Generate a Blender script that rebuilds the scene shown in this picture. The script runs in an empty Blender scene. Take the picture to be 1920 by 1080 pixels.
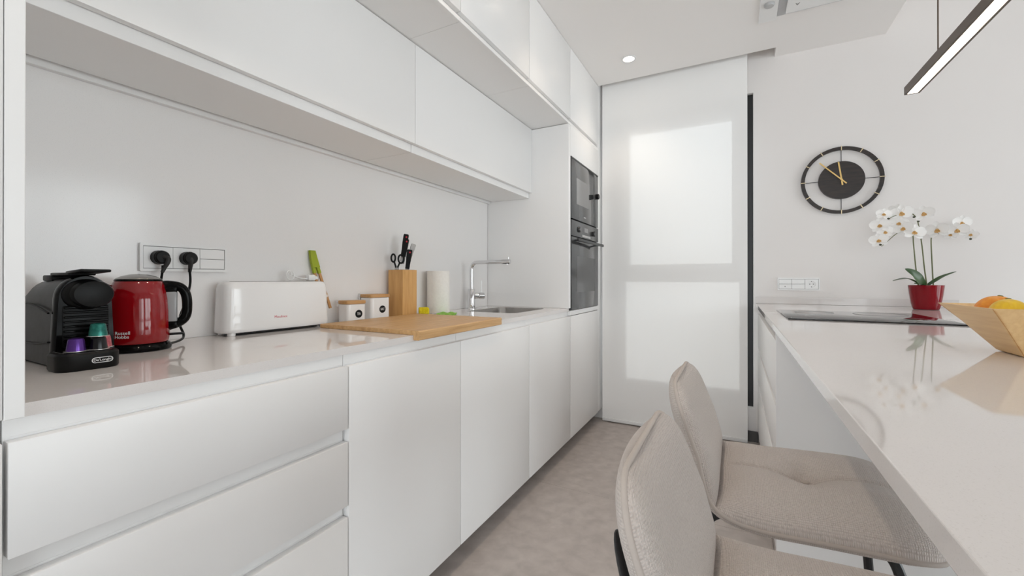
import bpy, bmesh, math, random
from mathutils import Vector, Matrix
from mathutils.geometry import tessellate_polygon
PI = math.pi
rnd = random.Random(7)
S = bpy.context.scene
COL = S.collection

# ------------------------------------------------------------------ camera, world, lights, exposure
F_PX, CY = 792.2, 522.0
CAM = Vector((0.9137, -0.195, 1.0853))
YAW = 0.4861
cd = bpy.data.cameras.new('camera'); cam = bpy.data.objects.new('camera', cd); COL.objects.link(cam)
cd.sensor_width = 36.0; cd.lens = F_PX / 1920 * 36.0
cd.shift_y = -(540 - CY) / 1920
cd.clip_start = 0.02; cd.clip_end = 200
cam.location = CAM; cam.rotation_euler = (PI / 2 + 0.0019, 0, YAW)
S.camera = cam

S.view_settings.view_transform = 'Standard'
S.view_settings.look = 'None'
S.view_settings.gamma = 1
S.view_settings.use_curve_mapping = False
S.view_settings.exposure = 0.26
S.cycles.max_bounces = 16; S.cycles.diffuse_bounces = 10; S.cycles.glossy_bounces = 6; S.cycles.transparent_max_bounces = 12

W = bpy.data.worlds.new('sky'); S.world = W; W.use_nodes = True
_n = W.node_tree.nodes; _l = W.node_tree.links
bg = _n['Background']
tc = _n.new('ShaderNodeTexCoord'); sep = _n.new('ShaderNodeSeparateXYZ'); rmp = _n.new('ShaderNodeValToRGB')
_l.new(tc.outputs['Generated'], sep.inputs[0]); _l.new(sep.outputs['Z'], rmp.inputs[0])
rmp.color_ramp.elements[0].position = 0.0; rmp.color_ramp.elements[0].color = (.62, .62, .62, 1)
rmp.color_ramp.elements[1].position = 0.5; rmp.color_ramp.elements[1].color = (.86, .93, 1, 1)
_l.new(rmp.outputs[0], bg.inputs['Color'])
bg.inputs['Strength'].default_value = 2.6

def area_light(name, loc, rot, sx, sy, power, color):
    d = bpy.data.lights.new(name, 'AREA'); d.shape = 'RECTANGLE'; d.size = sx; d.size_y = sy
    d.energy = power; d.color = color
    o = bpy.data.objects.new(name, d); COL.objects.link(o)
    o.location = loc; o.rotation_euler = rot
    return o
# daylight through the glazing of the living room (right wall and rear wall)
DAY = (0.915, 0.955, 1.02)
area_light('daylight_right', (5.15, 1.0, 1.25), (0, PI / 2, 0), 2.3, 3.6, 86, DAY)
area_light('daylight_rear', (1.45, -4.35, 1.25), (PI / 2, 0, 0), 3.7, 2.3, 130, DAY)

area_light('daylight_far', (.53, 3.75, 1.28), (-PI / 2, 0, 0), 1.3, 2.6, 22, DAY)

# ------------------------------------------------------------------ materials
def mat(name, color, rough=0.5, metal=0.0, spec=0.5, coat=0.0, emit=None, estr=0.0, bump=None, alpha=None):
    m = bpy.data.materials.new(name); m.use_nodes = True
    b = m.node_tree.nodes['Principled BSDF']
    b.inputs['Base Color'].default_value = (*color, 1)
    b.inputs['Roughness'].default_value = rough
    b.inputs['Metallic'].default_value = metal
    b.inputs['Specular IOR Level'].default_value = spec
    b.inputs['Coat Weight'].default_value = coat
    b.inputs['Coat Roughness'].default_value = 0.05
    if emit:
        b.inputs['Emission Color'].default_value = (*emit, 1); b.inputs['Emission Strength'].default_value = estr
    return m

def nodes_of(m):
    t = m.node_tree
    return t, t.nodes, t.links, t.nodes['Principled BSDF']

def noise_color(m, c1, c2, scale=(1, 1, 1), nscale=5.0, detail=4.0, p0=0.35, p1=0.65, bump=0.0, bdist=0.002, rough=None, coord='Object', distort=0.0):
    t, n, l, b = nodes_of(m)
    tc = n.new('ShaderNodeTexCoord'); mp = n.new('ShaderNodeMapping'); nz = n.new('ShaderNodeTexNoise'); cr = n.new('ShaderNodeValToRGB')
    mp.inputs['Scale'].default_value = scale
    l.new(tc.outputs[coord], mp.inputs[0]); l.new(mp.outputs[0], nz.inputs['Vector'])
    nz.inputs['Scale'].default_value = nscale; nz.inputs['Detail'].default_value = detail
    nz.inputs['Distortion'].default_value = distort
    cr.color_ramp.elements[0].position = p0; cr.color_ramp.elements[0].color = (*c1, 1)
    cr.color_ramp.elements[1].position = p1; cr.color_ramp.elements[1].color = (*c2, 1)
    l.new(nz.outputs['Fac'], cr.inputs[0]); l.new(cr.outputs[0], b.inputs['Base Color'])
    if bump:
        bp = n.new('ShaderNodeBump'); bp.inputs['Strength'].default_value = bump; bp.inputs['Distance'].default_value = bdist
        l.new(nz.outputs['Fac'], bp.inputs['Height']); l.new(bp.outputs[0], b.inputs['Normal'])
    return m

M = {}
M['lacquer'] = mat('white_lacquer', (.86, .857, .853), .32, spec=.45)
M['lacquer_in'] = mat('white_carcass', (.86, .857, .853), .42)
M['wall'] = mat('wall_paint', (.80, .772, .755), .75, spec=.2)
M['ceiling'] = mat('ceiling_paint', (.89, .868, .852), .8, spec=.2)
M['quartz'] = noise_color(mat('quartz', (.7, .69, .68), .045, spec=.5), (.66, .63, .61), (.74, .71, .695), nscale=700, detail=2, p0=.25, p1=.42)
M['quartz_wall'] = noise_color(mat('quartz_splashback', (.7, .69, .68), .14, spec=.5), (.73, .72, .715), (.82, .81, .805), nscale=600, detail=2, p0=.25, p1=.42)
M['floor'] = noise_color(mat('stone_tile', (.4, .37, .35), .45), (.405, .36, .335), (.505, .455, .425), nscale=16, detail=14, p0=.34, p1=.68, bump=.05, coord='Object', distort=.25)
M['grout'] = mat('grout', (.33, .30, .285), .8)
M['plinth'] = mat('dark_plinth', (.085, .08, .08), .4)
M['black_alu'] = mat('black_aluminium', (.012, .012, .013), .35)
M['white_plastic'] = mat('white_plastic', (.82, .82, .815), .25)
M['gloss_white'] = mat('gloss_white_plastic', (.84, .84, .84), .08, coat=.5)
M['white_metal'] = mat('white_metal', (.78, .78, .78), .3)
M['grey_gap'] = mat('shadow_gap_grey', (.50, .50, .51), .5)
M['black_plastic'] = mat('black_plastic', (.007, .007, .007), .38, spec=.16)
M['black_matt'] = mat('black_rubber', (.015, .015, .015), .55)
M['black_gloss'] = mat('black_gloss_plastic', (.004, .004, .004), .09, spec=.10)
M['machine_grey'] = noise_color(mat('machine_grey', (.035, .035, .037), .38, spec=.3), (.026, .026, .027), (.038, .038, .040), nscale=60)
M['steel'] = mat('chrome', (.75, .75, .76), .08, metal=1)
M['brushed'] = mat('brushed_steel', (.40, .385, .37), .26, metal=1)
M['red_enamel'] = mat('red_enamel', (.25, .0015, .0045), .08, spec=.5, coat=.3)
M['red_pot'] = mat('red_ceramic', (.22, .002, .008), .10, spec=.35)
M['red_print'] = mat('red_print', (.55, .01, .03), .4)
M['white_print'] = mat('white_print', (.85, .85, .85), .4)
M['grey_print'] = mat('grey_print', (.45, .45, .45), .4)
M['dark_print'] = mat('dark_print', (.10, .10, .10), .5)
M['black_glass'] = mat('black_glass', (.008, .008, .009), .03, spec=.5)
M['oven_glass'] = mat('oven_glass', (.055, .056, .057), .04, spec=.55)
M['oven_steel'] = mat('dark_oven_steel', (.10, .10, .102), .22, metal=.6)
M['gold'] = mat('gold_metal', (.72, .50, .20), .3, metal=.9)
M['pale_gold'] = mat('pale_gold_metal', (.70, .58, .38), .35, metal=.6)
M['clock_wood'] = noise_color(mat('dark_clock_wood', (.02, .012, .01), .45), (.012, .008, .007), (.028, .017, .013), scale=(1, 1, 8), nscale=14)
M['stem'] = mat('orchid_stem', (.12, .13, .045), .45)
M['stem_dark'] = mat('orchid_bud', (.04, .045, .02), .5)
M['leaf'] = noise_color(mat('orchid_leaf', (.03, .08, .02), .3), (.018, .05, .014), (.045, .10, .025), nscale=12)
M['lip'] = mat('orchid_lip', (.60, .36, .13), .5)
M['soil'] = noise_color(mat('bark_soil', (.05, .035, .025), .9), (.03, .02, .014), (.09, .06, .04), nscale=80, bump=.6, bdist=.004)
M['paper'] = noise_color(mat('kitchen_paper', (.82, .80, .77), .9, spec=.1), (.80, .78, .75), (.84, .82, .79), nscale=90, bump=.2)
M['sponge'] = noise_color(mat('yellow_sponge', (.72, .60, .02), .9, spec=.1), (.62, .50, .01), (.78, .66, .04), nscale=160, bump=.5)
M['sponge_green'] = mat('green_scourer', (.03, .12, .03), .95)
M['cloth'] = noise_color(mat('green_cloth', (.25, .55, .08), .9), (.22, .50, .07), (.32, .62, .12), nscale=140, bump=.3)
M['lime'] = mat('lime_silicone', (.33, .40, .01), .45)
M['orange'] = noise_color(mat('orange_peel', (.80, .28, .01), .42), (.76, .25, .01), (.84, .32, .015), nscale=110, bump=.25, bdist=.001)
M['lemon'] = noise_color(mat('lemon_peel', (.80, .50, .008), .40), (.76, .46, .006), (.82, .53, .01), nscale=90, bump=.2, bdist=.001)
M['lemon_green'] = mat('lemon_tip', (.16, .18, .02), .6)
M['cap_purple'] = mat('purple_foil', (.10, .035, .24), .22, metal=.6)
M['cap_black'] = mat('black_foil', (.012, .012, .013), .2, metal=.5)
M['cap_green'] = noise_color(mat('green_foil', (.012, .16, .13), .28, metal=.5), (.008, .11, .09), (.03, .22, .18), nscale=120)
M['cap_pink'] = noise_color(mat('pink_foil', (.45, .10, .12), .3, metal=.4), (.38, .07, .09), (.55, .18, .19), nscale=120)
M['foil_rim'] = mat('foil_rim', (.7, .68, .66), .25, metal=.8)
M['clear'] = mat('clear_gauge', (.34, .35, .36), .12, spec=.5)
M['mw_window'] = mat('microwave_window', (.22, .22, .22), .08)
M['screen'] = mat('oven_display', (.25, .25, .25), .3)

def wood(name, c1, c2, axis, freq=26, rough=.42):
    m = mat(name, c1, rough)
    sc = [2.2, 2.2, 2.2]
    for a in range(3):
        if a != axis: sc[a] = freq
    noise_color(m, c1, c2, scale=tuple(sc), nscale=3.0, detail=6, p0=.3, p1=.7, bump=.06, bdist=.001, distort=.3)
    return m
M['bamboo_x'] = wood('bamboo_board', (.50, .285, .115), (.66, .41, .19), 1)
M['bamboo_z'] = wood('bamboo_block', (.54, .29, .09), (.66, .385, .145), 2)
M['bamboo_lid'] = wood('bamboo_lid', (.48, .25, .085), (.58, .34, .14), 1, 40)
M['bowl_wood'] = wood('bowl_bamboo', (.74, .49, .235), (.84, .60, .31), 1, 40)
M['tong_wood'] = wood('tong_wood', (.44, .22, .07), (.55, .30, .12), 2, 60)

def fabric():
    m = mat('woven_fabric', (.5, .46, .42), .95, spec=.15)
    t, n, l, b = nodes_of(m)
    b.inputs['Sheen Weight'].default_value = .25
    uv = n.new('ShaderNodeTexCoord'); mp = n.new('ShaderNodeMapping'); mp.inputs['Scale'].default_value = (1, 1, 1)
    l.new(uv.outputs['UV'], mp.inputs[0])
    w1 = n.new('ShaderNodeTexWave'); w1.bands_direction = 'X'; w1.inputs['Scale'].default_value = 95; w1.inputs['Distortion'].default_value = 2.2; w1.inputs['Detail'].default_value = 2
    w2 = n.new('ShaderNodeTexWave'); w2.bands_direction = 'Y'; w2.inputs['Scale'].default_value = 95; w2.inputs['Distortion'].default_value = 2.2; w2.inputs['Detail'].default_value = 2
    mx = n.new('ShaderNodeMath'); mx.operation = 'MULTIPLY'
    for w in (w1, w2): l.new(mp.outputs[0], w.inputs['Vector'])
    l.new(w1.outputs['Fac'], mx.inputs[0]); l.new(w2.outputs['Fac'], mx.inputs[1])
    nz = n.new('ShaderNodeTexNoise'); nz.inputs['Scale'].default_value = 260; nz.inputs['Detail'].default_value = 3
    l.new(mp.outputs[0], nz.inputs['Vector'])
    ad = n.new('ShaderNodeMath'); ad.operation = 'ADD'
    l.new(mx.outputs[0], ad.inputs[0]); l.new(nz.outputs['Fac'], ad.inputs[1])
    cr = n.new('ShaderNodeValToRGB')
    cr.color_ramp.elements[0].position = .35; cr.color_ramp.elements[0].color = (.50, .445, .41, 1)
    cr.color_ramp.elements[1].position = 1.1 / 1.3; cr.color_ramp.elements[1].color = (.68, .62, .58, 1)
    l.new(ad.outputs[0], cr.inputs[0]); l.new(cr.outputs[0], b.inputs['Base Color'])
    bp = n.new('ShaderNodeBump'); bp.inputs['Strength'].default_value = .65; bp.inputs['Distance'].default_value = .0018
    l.new(ad.outputs[0], bp.inputs['Height']); l.new(bp.outputs[0], b.inputs['Normal'])
    return m
M['fabric'] = fabric()
M['piping'] = mat('fabric_piping', (.54, .485, .445), .95, spec=.1)

def petal_mat():
    m = mat('orchid_petal', (.90, .89, .875), .55, spec=.2)
    b = m.node_tree.nodes['Principled BSDF']
    b.inputs['Subsurface Weight'].default_value = 0.0
    return m
M['petal'] = petal_mat()

def glass_mat():
    m = bpy.data.materials.new('window_glass'); m.use_nodes = True
    n = m.node_tree.nodes; l = m.node_tree.links
    n.remove(n['Principled BSDF'])
    tr = n.new('ShaderNodeBsdfTransparent'); tr.inputs[0].default_value = (.93, .95, .94, 1)
    gl = n.new('ShaderNodeBsdfGlossy'); gl.inputs['Roughness'].default_value = .02
    fr = n.new('ShaderNodeFresnel'); fr.inputs[0].default_value = 1.45
    mx = n.new('ShaderNodeMixShader')
    l.new(fr.outputs[0], mx.inputs[0]); l.new(tr.outputs[0], mx.inputs[1]); l.new(gl.outputs[0], mx.inputs[2])
    l.new(mx.outputs[0], n['Material Output'].inputs[0])
    return m
M['glass'] = glass_mat()

def blind_mat():
    m = bpy.data.materials.new('screen_fabric'); m.use_nodes = True
    n = m.node_tree.nodes; l = m.node_tree.links
    b = n['Principled BSDF']; b.inputs['Base Color'].default_value = (.93, .925, .915, 1); b.inputs['Roughness'].default_value = .8
    b.inputs['Specular IOR Level'].default_value = .2
    tl = n.new('ShaderNodeBsdfTranslucent'); tl.inputs[0].default_value = (.9, .9, .9, 1)
    tp = n.new('ShaderNodeBsdfTransparent')
    m1 = n.new('ShaderNodeMixShader'); m1.inputs[0].default_value = .04
    m2 = n.new('ShaderNodeMixShader'); m2.inputs[0].default_value = .072
    l.new(b.outputs[0], m1.inputs[1]); l.new(tl.outputs[0], m1.inputs[2])
    l.new(m1.outputs[0], m2.inputs[1]); l.new(tp.outputs[0], m2.inputs[2])
    l.new(m2.outputs[0], n['Material Output'].inputs[0])
    return m
M['blind'] = blind_mat()
M['led'] = mat('led_diffuser', (.9, .85, .78), .5, emit=(1, .87, .70), estr=8.0)
M['lamp'] = mat('downlight_glow', (.9, .85, .78), .5, emit=(1, .84, .66), estr=9.0)
M['bronze'] = mat('bronze_housing', (.085, .055, .035), .35, metal=.4)

# ------------------------------------------------------------------ mesh helpers
def box(x0, x1, y0, y1, z0, z1, bev=0.0, seg=2):
    bm = bmesh.new()
    r = bmesh.ops.create_cube(bm, size=1.0)
    for v in bm.verts:
        v.co = Vector(((x0 + x1) / 2 + v.co.x * (x1 - x0), (y0 + y1) / 2 + v.co.y * (y1 - y0), (z0 + z1) / 2 + v.co.z * (z1 - z0)))
    if bev: bmesh.ops.bevel(bm, geom=list(bm.edges), offset=bev, segments=seg, profile=.5, affect='EDGES')
    return bm

def join(*bms):
    out = bmesh.new()
    for b in bms:
        me = bpy.data.meshes.new('tmp'); b.to_mesh(me); b.free(); out.from_mesh(me); bpy.data.meshes.remove(me)
    return out

def xf(bm, m):
    bmesh.ops.transform(bm, matrix=m, verts=bm.verts); return bm

def rot(axis, a): return Matrix.Rotation(a, 4, axis)
def tr(x, y, z): return Matrix.Translation((x, y, z))

def plate(outer, holes, z0, z1):
    """flat plate with holes from 2D loops, extruded in z"""
    bm = bmesh.new()
    loops = [outer] + list(holes)
    tris = tessellate_polygon([[Vector((p[0], p[1], 0)) for p in lp] for lp in loops])
    lo, hi = [], []
    for lp in loops:
        lo.append([bm.verts.new((p[0], p[1], z0)) for p in lp]); hi.append([bm.verts.new((p[0], p[1], z1)) for p in lp])
    fl = [v for a in lo for v in a]; fh = [v for a in hi for v in a]
    for t in tris:
        try:
            bm.faces.new([fh[i] for i in t]); bm.faces.new([fl[i] for i in reversed(t)])
        except ValueError: pass
    for a, b in zip(lo, hi):
        n = len(a)
        for i in range(n):
            bm.faces.new([a[i], a[(i + 1) % n], b[(i + 1) % n], b[i]])
    bmesh.ops.recalc_face_normals(bm, faces=bm.faces)
    return bm

def rrect(x0, x1, y0, y1, r, n=6):
    pts = []
    for cx, cy, a0 in ((x1 - r, y1 - r, 0), (x0 + r, y1 - r, PI / 2), (x0 + r, y0 + r, PI), (x1 - r, y0 + r, 1.5 * PI)):
        for i in range(n + 1):
            a = a0 + PI / 2 * i / n; pts.append((cx + r * math.cos(a), cy + r * math.sin(a)))
    return pts

def rect(x0, x1, y0, y1): return [(x1, y1), (x0, y1), (x0, y0), (x1, y0)]
def circ(r, n=48, cx=0, cy=0): return [(cx + r * math.cos(2 * PI * i / n), cy + r * math.sin(2 * PI * i / n)) for i in range(n)]

def loft(rings, cap0=True, cap1=True, closed=True):
    bm = bmesh.new(); vs = [[bm.verts.new(p) for p in r] for r in rings]
    n = len(rings[0])
    for a, b in zip(vs, vs[1:]):
        for i in range(n if closed else n - 1):
            bm.faces.new([a[i], a[(i + 1) % n], b[(i + 1) % n], b[i]])
    if cap0: bm.faces.new(list(reversed(vs[0])))
    if cap1: bm.faces.new(vs[-1])
    bmesh.ops.recalc_face_normals(bm, faces=bm.faces)
    return bm

def lathe(prof, n=40, cap=True):
    rings = [[(r * math.cos(2 * PI * i / n), r * math.sin(2 * PI * i / n), z) for i in range(n)] for r, z in prof]
    return loft(rings, cap, cap)

def smooth_pts(pts, n=8, closed=False):
    P = [Vector(p) for p in pts]; out = []; k = len(P)
    rng = range(k if closed else k - 1)
    for i in rng:
        p0 = P[(i - 1) % k] if (closed or i > 0) else P[0]; p1 = P[i]; p2 = P[(i + 1) % k]
        p3 = P[(i + 2) % k] if (closed or i + 2 < k) else P[-1]
        for j in range(n):
            t = j / n
            out.append(.5 * ((2 * p1) + (-p0 + p2) * t + (2 * p0 - 5 * p1 + 4 * p2 - p3) * t * t + (-p0 + 3 * p1 - 3 * p2 + p3) * t ** 3))
    if not closed: out.append(P[-1])
    return out

def tube(pts, r, n=10, closed=False):
    P = [Vector(p) for p in pts]; k = len(P)
    rad = r if callable(r) else (lambda t: r)
    rings = []; up = None
    for i in range(k):
        a = P[(i - 1) % k] if (closed or i > 0) else P[i]; b = P[(i + 1) % k] if (closed or i < k - 1) else P[i]
        d = (b - a)
        d = d.normalized() if d.length > 1e-9 else Vector((0, 0, 1))
        if up is None:
            up = Vector((0, 0, 1)) if abs(d.z) < .9 else Vector((1, 0, 0))
        s = d.cross(up); s = s.normalized() if s.length > 1e-6 else d.orthogonal().normalized()
        u = s.cross(d).normalized(); up = u
        rr = rad(i / max(1, k - 1))
        rings.append([P[i] + (s * math.cos(2 * PI * j / n) + u * math.sin(2 * PI * j / n)) * rr for j in range(n)])
    if closed:
        rings.append(rings[0])
        bm = loft(rings, False, False); bmesh.ops.remove_doubles(bm, verts=bm.verts, dist=1e-6); return bm
    return loft(rings)

def ellipsoid(rx, ry, rz, c=(0, 0, 0), u=28, v=18):
    bm = bmesh.new(); bmesh.ops.create_uvsphere(bm, u_segments=u, v_segments=v, radius=1)
    for w in bm.verts: w.co = Vector((c[0] + w.co.x * rx, c[1] + w.co.y * ry, c[2] + w.co.z * rz))
    return bm

def cyl(r, z0, z1, n=28, bev=0.0):
    if bev: return lathe([(r - bev, z0), (r, z0 + bev), (r, z1 - bev), (r - bev, z1)], n)
    return lathe([(r, z0), (r, z1)], n)

# ------------------------------------------------------------------ object helpers
RM = {}
def thing(name, label, cat, loc=(0, 0, 0), rz=0.0, group=None):
    o = bpy.data.objects.new(name, None); COL.objects.link(o); o.empty_display_size = .05
    o.location = loc; o.rotation_euler = (0, 0, rz)
    o['label'] = label; o['category'] = cat
    if group: o['group'] = group
    RM[o.name] = (tr(*loc) @ rot('Z', rz))
    return o

def top_of(o):
    while o.parent: o = o.parent
    return o

def part(name, bm, m, parent=None, world=False, label=None, smooth=35, stuff=False):
    if world and parent is not None:
        xf(bm, RM[top_of(parent).name].inverted())
    me = bpy.data.meshes.new(name); bm.to_mesh(me); bm.free()
    if smooth:
        me.polygons.foreach_set('use_smooth', [True] * len(me.polygons))
        me.set_sharp_from_angle(angle=math.radians(smooth))
    me.materials.append(m)
    o = bpy.data.objects.new(name, me); COL.objects.link(o)
    if parent is not None: o.parent = parent
    if label: o['label'] = label
    if stuff: o['kind'] = 'stuff'
    return o

def single(name, bm, m, label, cat, loc=(0, 0, 0), rz=0.0, group=None, smooth=35):
    o = part(name, bm, m, None, smooth=smooth)
    o.location = loc; o.rotation_euler = (0, 0, rz); o['label'] = label; o['category'] = cat
    if group: o['group'] = group
    RM[o.name] = (tr(*loc) @ rot('Z', rz))
    return o

def struct(name, bm, m, label=None, parent=None, smooth=30):
    o = part(name, bm, m, parent, smooth=smooth)
    if parent is None:
        o['kind'] = 'structure'
        RM[o.name] = Matrix.Identity(4)
        if label: o['label'] = label
    return o

def share(name, o, parent, mtx=None):
    c = bpy.data.objects.new(name, o.data); COL.objects.link(c); c.parent = parent
    if mtx is not None: c.matrix_local = mtx
    return c

def copy_tree(o, parent=None):
    c = o.copy(); COL.objects.link(c)
    if parent is not None: c.parent = parent
    for ch in o.children: copy_tree(ch, c)
    return c

def text_bm(s, size, depth=.0004, align='CENTER'):
    cu = bpy.data.curves.new('txt', 'FONT'); cu.body = s; cu.size = size; cu.extrude = depth; cu.align_x = align; cu.align_y = 'CENTER'
    cu.resolution_u = 3
    o = bpy.data.objects.new('txt', cu); COL.objects.link(o)
    bpy.context.view_layer.update()
    me = bpy.data.meshes.new_from_object(o)
    bpy.data.objects.remove(o); bpy.data.curves.remove(cu)
    bm = bmesh.new(); bm.from_mesh(me); bpy.data.meshes.remove(me)
    return bm

# text plane orientations: text x -> world axis
def facing_px():   # readable from +X : text x -> +Y, text y -> +Z, normal +X
    return Matrix(((0, 0, 1, 0), (1, 0, 0, 0), (0, 1, 0, 0), (0, 0, 0, 1)))
def facing_ny():   # readable from -Y : x -> +X, y -> +Z, normal -Y
    return Matrix(((1, 0, 0, 0), (0, 0, -1, 0), (0, 1, 0, 0), (0, 0, 0, 1)))

# ------------------------------------------------------------------ room shell
YW = 3.06          # far wall face
XW = -.62          # left wall face
ZC = 2.544         # lowered ceiling
ZH = 2.84
# floor: base slab and large stone tiles, each its own piece
floor = struct('floor', box(-.9, 5.3, -4.5, 3.5, -.1, -.004), M['grout'], 'grey beige stone floor')
TW, TL = 1.2, 1.2
tile_mesh = None
ix = 0
for i in range(-1, 5):
    for j in range(-4, 4):
        x0 = -.15 + i * TW; y0 = -.52 + j * TL
        x1, y1 = x0 + TW, y0 + TL
        a0, a1, b0, b1 = max(x0, -.88), min(x1, 5.18), max(y0, -4.38), min(y1, 3.28)
        if a1 - a0 < .02 or b1 - b0 < .02: continue
        t = part('tile', box(a0 + .0007, a1 - .0007, b0 + .0007, b1 - .0007, -.02, 0, .0006, 1), M['floor'], floor, smooth=0)

def wall_with_holes(x0, x1, z0, z1, holes):
    return plate(rect(x0, x1, z0, z1), [rect(*h) for h in holes], 0, 1)

# far wall with the window opening (local XY -> world XZ)
WX0, WX1, WZ0, WZ1 = .05, 1.021, .225, 2.335
def stand_y(bm, y0, y1):   # plate in (x,z) with thickness 0..1 -> y0..y1
    return xf(bm, Matrix(((1, 0, 0, 0), (0, 0, y1 - y0, y0), (0, 1, 0, 0), (0, 0, 0, 1))))
def stand_x(bm, x0, x1):   # plate in (y,z)
    return xf(bm, Matrix(((0, 0, x1 - x0, x0), (1, 0, 0, 0), (0, 1, 0, 0), (0, 0, 0, 1))))
bm = stand_y(wall_with_holes(-.9, 5.3, -.02, 3.0, [(WX0, WX1, WZ0, WZ1)]), YW, YW + .26)
bmesh.ops.recalc_face_normals(bm, faces=bm.faces)
struct('wall_far', bm, M['wall'], 'white far wall behind the island')
struct('wall_left', box(-.9, XW, -4.5, YW, -.02, 3.0), M['wall'], 'white wall behind the kitchen units')
bm = stand_x(wall_with_holes(-4.5, YW + .2, -.02, 3.0, [(-1.7, 0.1, .05, 2.35), (.5, 2.7, .05, 2.35)]), 5.0, 5.26)
bmesh.ops.recalc_face_normals(bm, faces=bm.faces)
struct('wall_right', bm, M['wall'], 'white living room wall with glazed doors')
bm = stand_y(wall_with_holes(-.9, 5.3, -.02, 3.0, [(-.4, 1.3, .05, 2.35), (1.6, 3.3, .05, 2.35)]), -4.46, -4.2)
bmesh.ops.recalc_face_normals(bm, faces=bm.faces)
struct('wall_rear', bm, M['wall'], 'white living room wall with tall windows')
# lowered ceiling with the blind pocket, and the higher ceiling to the right
XE = 1.706
ceil_bm = join(box(-.9, XE, -4.4, 2.93, ZC, ZH + .1), box(1.142, XE, 2.93, YW, ZC, ZH + .1),
               box(-.9, -.02, 2.93, YW, ZC, ZH + .1), box(-.02, 1.142, 2.93, YW, ZC + .22, ZH + .1),
               box(XE, 5.2, -4.4, YW, ZH, ZH + .1))
struct('ceiling', ceil_bm, M['ceiling'], 'white ceiling with lowered kitchen part', smooth=0)
struct('baseboard_far', box(.0, 1.05, YW - .012, YW, 0, .07, .002, 1), M['plinth'], 'dark skirting under the window')
struct('baseboard_left', box(-.4, -.095, -1.2, 2.925, 0, .082, .001, 1), M['plinth'], 'dark plinth under the kitchen units')

def window(name, lab, plane, a0, a1, z0, z1, y0, y1, panes, fmat):
    """plane 'y' : frame in XZ at depth y0..y1;  'x' : frame in YZ"""
    st = stand_y if plane == 'y' else stand_x
    bm = st(plate(rect(a0, a1, z0, z1), [rect(*p) for p in panes], 0, 1), y0, y1)
    bmesh.ops.recalc_face_normals(bm, faces=bm.faces)
    w = struct(name, bm, fmat, lab)
    ym = (y0 + y1) / 2
    for p in panes:
        part('sash', st(plate(rect(p[0] - .012, p[1] + .012, p[2] - .012, p[3] + .012), [rect(p[0] + .002, p[1] - .002, p[2] + .002, p[3] - .002)], 0, 1), y0 - .012, y0 + .02), fmat, w, smooth=0)
        part('pane', st(plate(rect(*p), [], 0, 1), ym, ym + .006), M['glass'], w, smooth=0)
    return w
window('window_1', 'tall black framed window behind the blind', 'y', WX0 + .001, WX1 - .001, WZ0 + .001, WZ1 - .001, YW + .03, YW + .09,
       [(.194, .896, 1.193, 2.197), (.162, .941, .318, 1.066)], M['black_alu'])
window('window_2', 'glazed terrace door of the living room', 'x', -1.699, .099, .051, 2.349, 5.1, 5.16, [(-1.62, -.84, .12, 2.28), (-.76, .02, .12, 2.28)], M['black_alu'])
window('window_3', 'wide glazed terrace door of the living room', 'x', .501, 2.699, .051, 2.349, 5.1, 5.16, [(.58, 1.56, .12, 2.28), (1.64, 2.62, .12, 2.28)], M['black_alu'])
window('window_4', 'rear window of the living room', 'y', -.399, 1.299, .051, 2.349, -4.38, -4.32, [(-.32, .41, .12, 2.28), (.49, 1.22, .12, 2.28)], M['black_alu'])
window('window_5', 'second rear window of the living room', 'y', 1.601, 3.299, .051, 2.349, -4.38, -4.32, [(1.68, 2.41, .12, 2.28), (2.49, 3.22, .12, 2.28)], M['black_alu'])

# roller blind hanging from the ceiling pocket
rb = thing('roller_blind', 'white translucent roller blind hanging from ceiling to floor over the window', 'blind', (.5, 2.99, 0))
bm = bmesh.new(); bm.faces.new([bm.verts.new(p) for p in ((.014, 2.99, .03), (.985, 2.99, .03), (.985, 2.99, 2.70), (.014, 2.99, 2.70))])
part('fabric', bm, M['blind'], rb, True, smooth=0)      # half a millimetre of cloth: one sheet
part('bottom_rail', box(.014, .985, 2.983, 2.997, .008, .032, .004, 2), M['white_metal'], rb, True)
part('roller_tube', xf(cyl(.025, -.5, .5), tr(.5, 3.015, 2.71) @ rot('Y', PI / 2)), M['white_metal'], rb, True)

# ------------------------------------------------------------------ base cabinets (front plane X = 0)
XB = -.60
YB = [0.0, .6, 1.121, 1.721, 2.321, 2.921]
G = .0018
def front(y0, y1, z0, z1, name, parent, x=0.0, th=.02):
    # door or drawer front with a bevelled finger grip along its top edge
    return part(name, box(x - th, x, y0 + G, y1 - G, z0, z1, .0012, 2), M['lacquer'], parent, True)

def body(y0, y1, z0, z1, parent, x1=-.0225, x0=XB):
    return part('carcass', box(x0, x1, y0 + .0008, y1 - .0008, z0, z1, .0006, 1), M['lacquer_in'], parent, True, smooth=0)

u = thing('drawer_unit', 'white base unit with three wide handleless drawers under the coffee machine', 'cabinet', (-.3, .3, 0))
body(YB[0], YB[1], .082, .8815, u)
for z0, z1 in ((.686, .852), (.481, .651), (.085, .450)):
    front(YB[0], YB[1], z0, z1, 'drawer_front', u)
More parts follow.
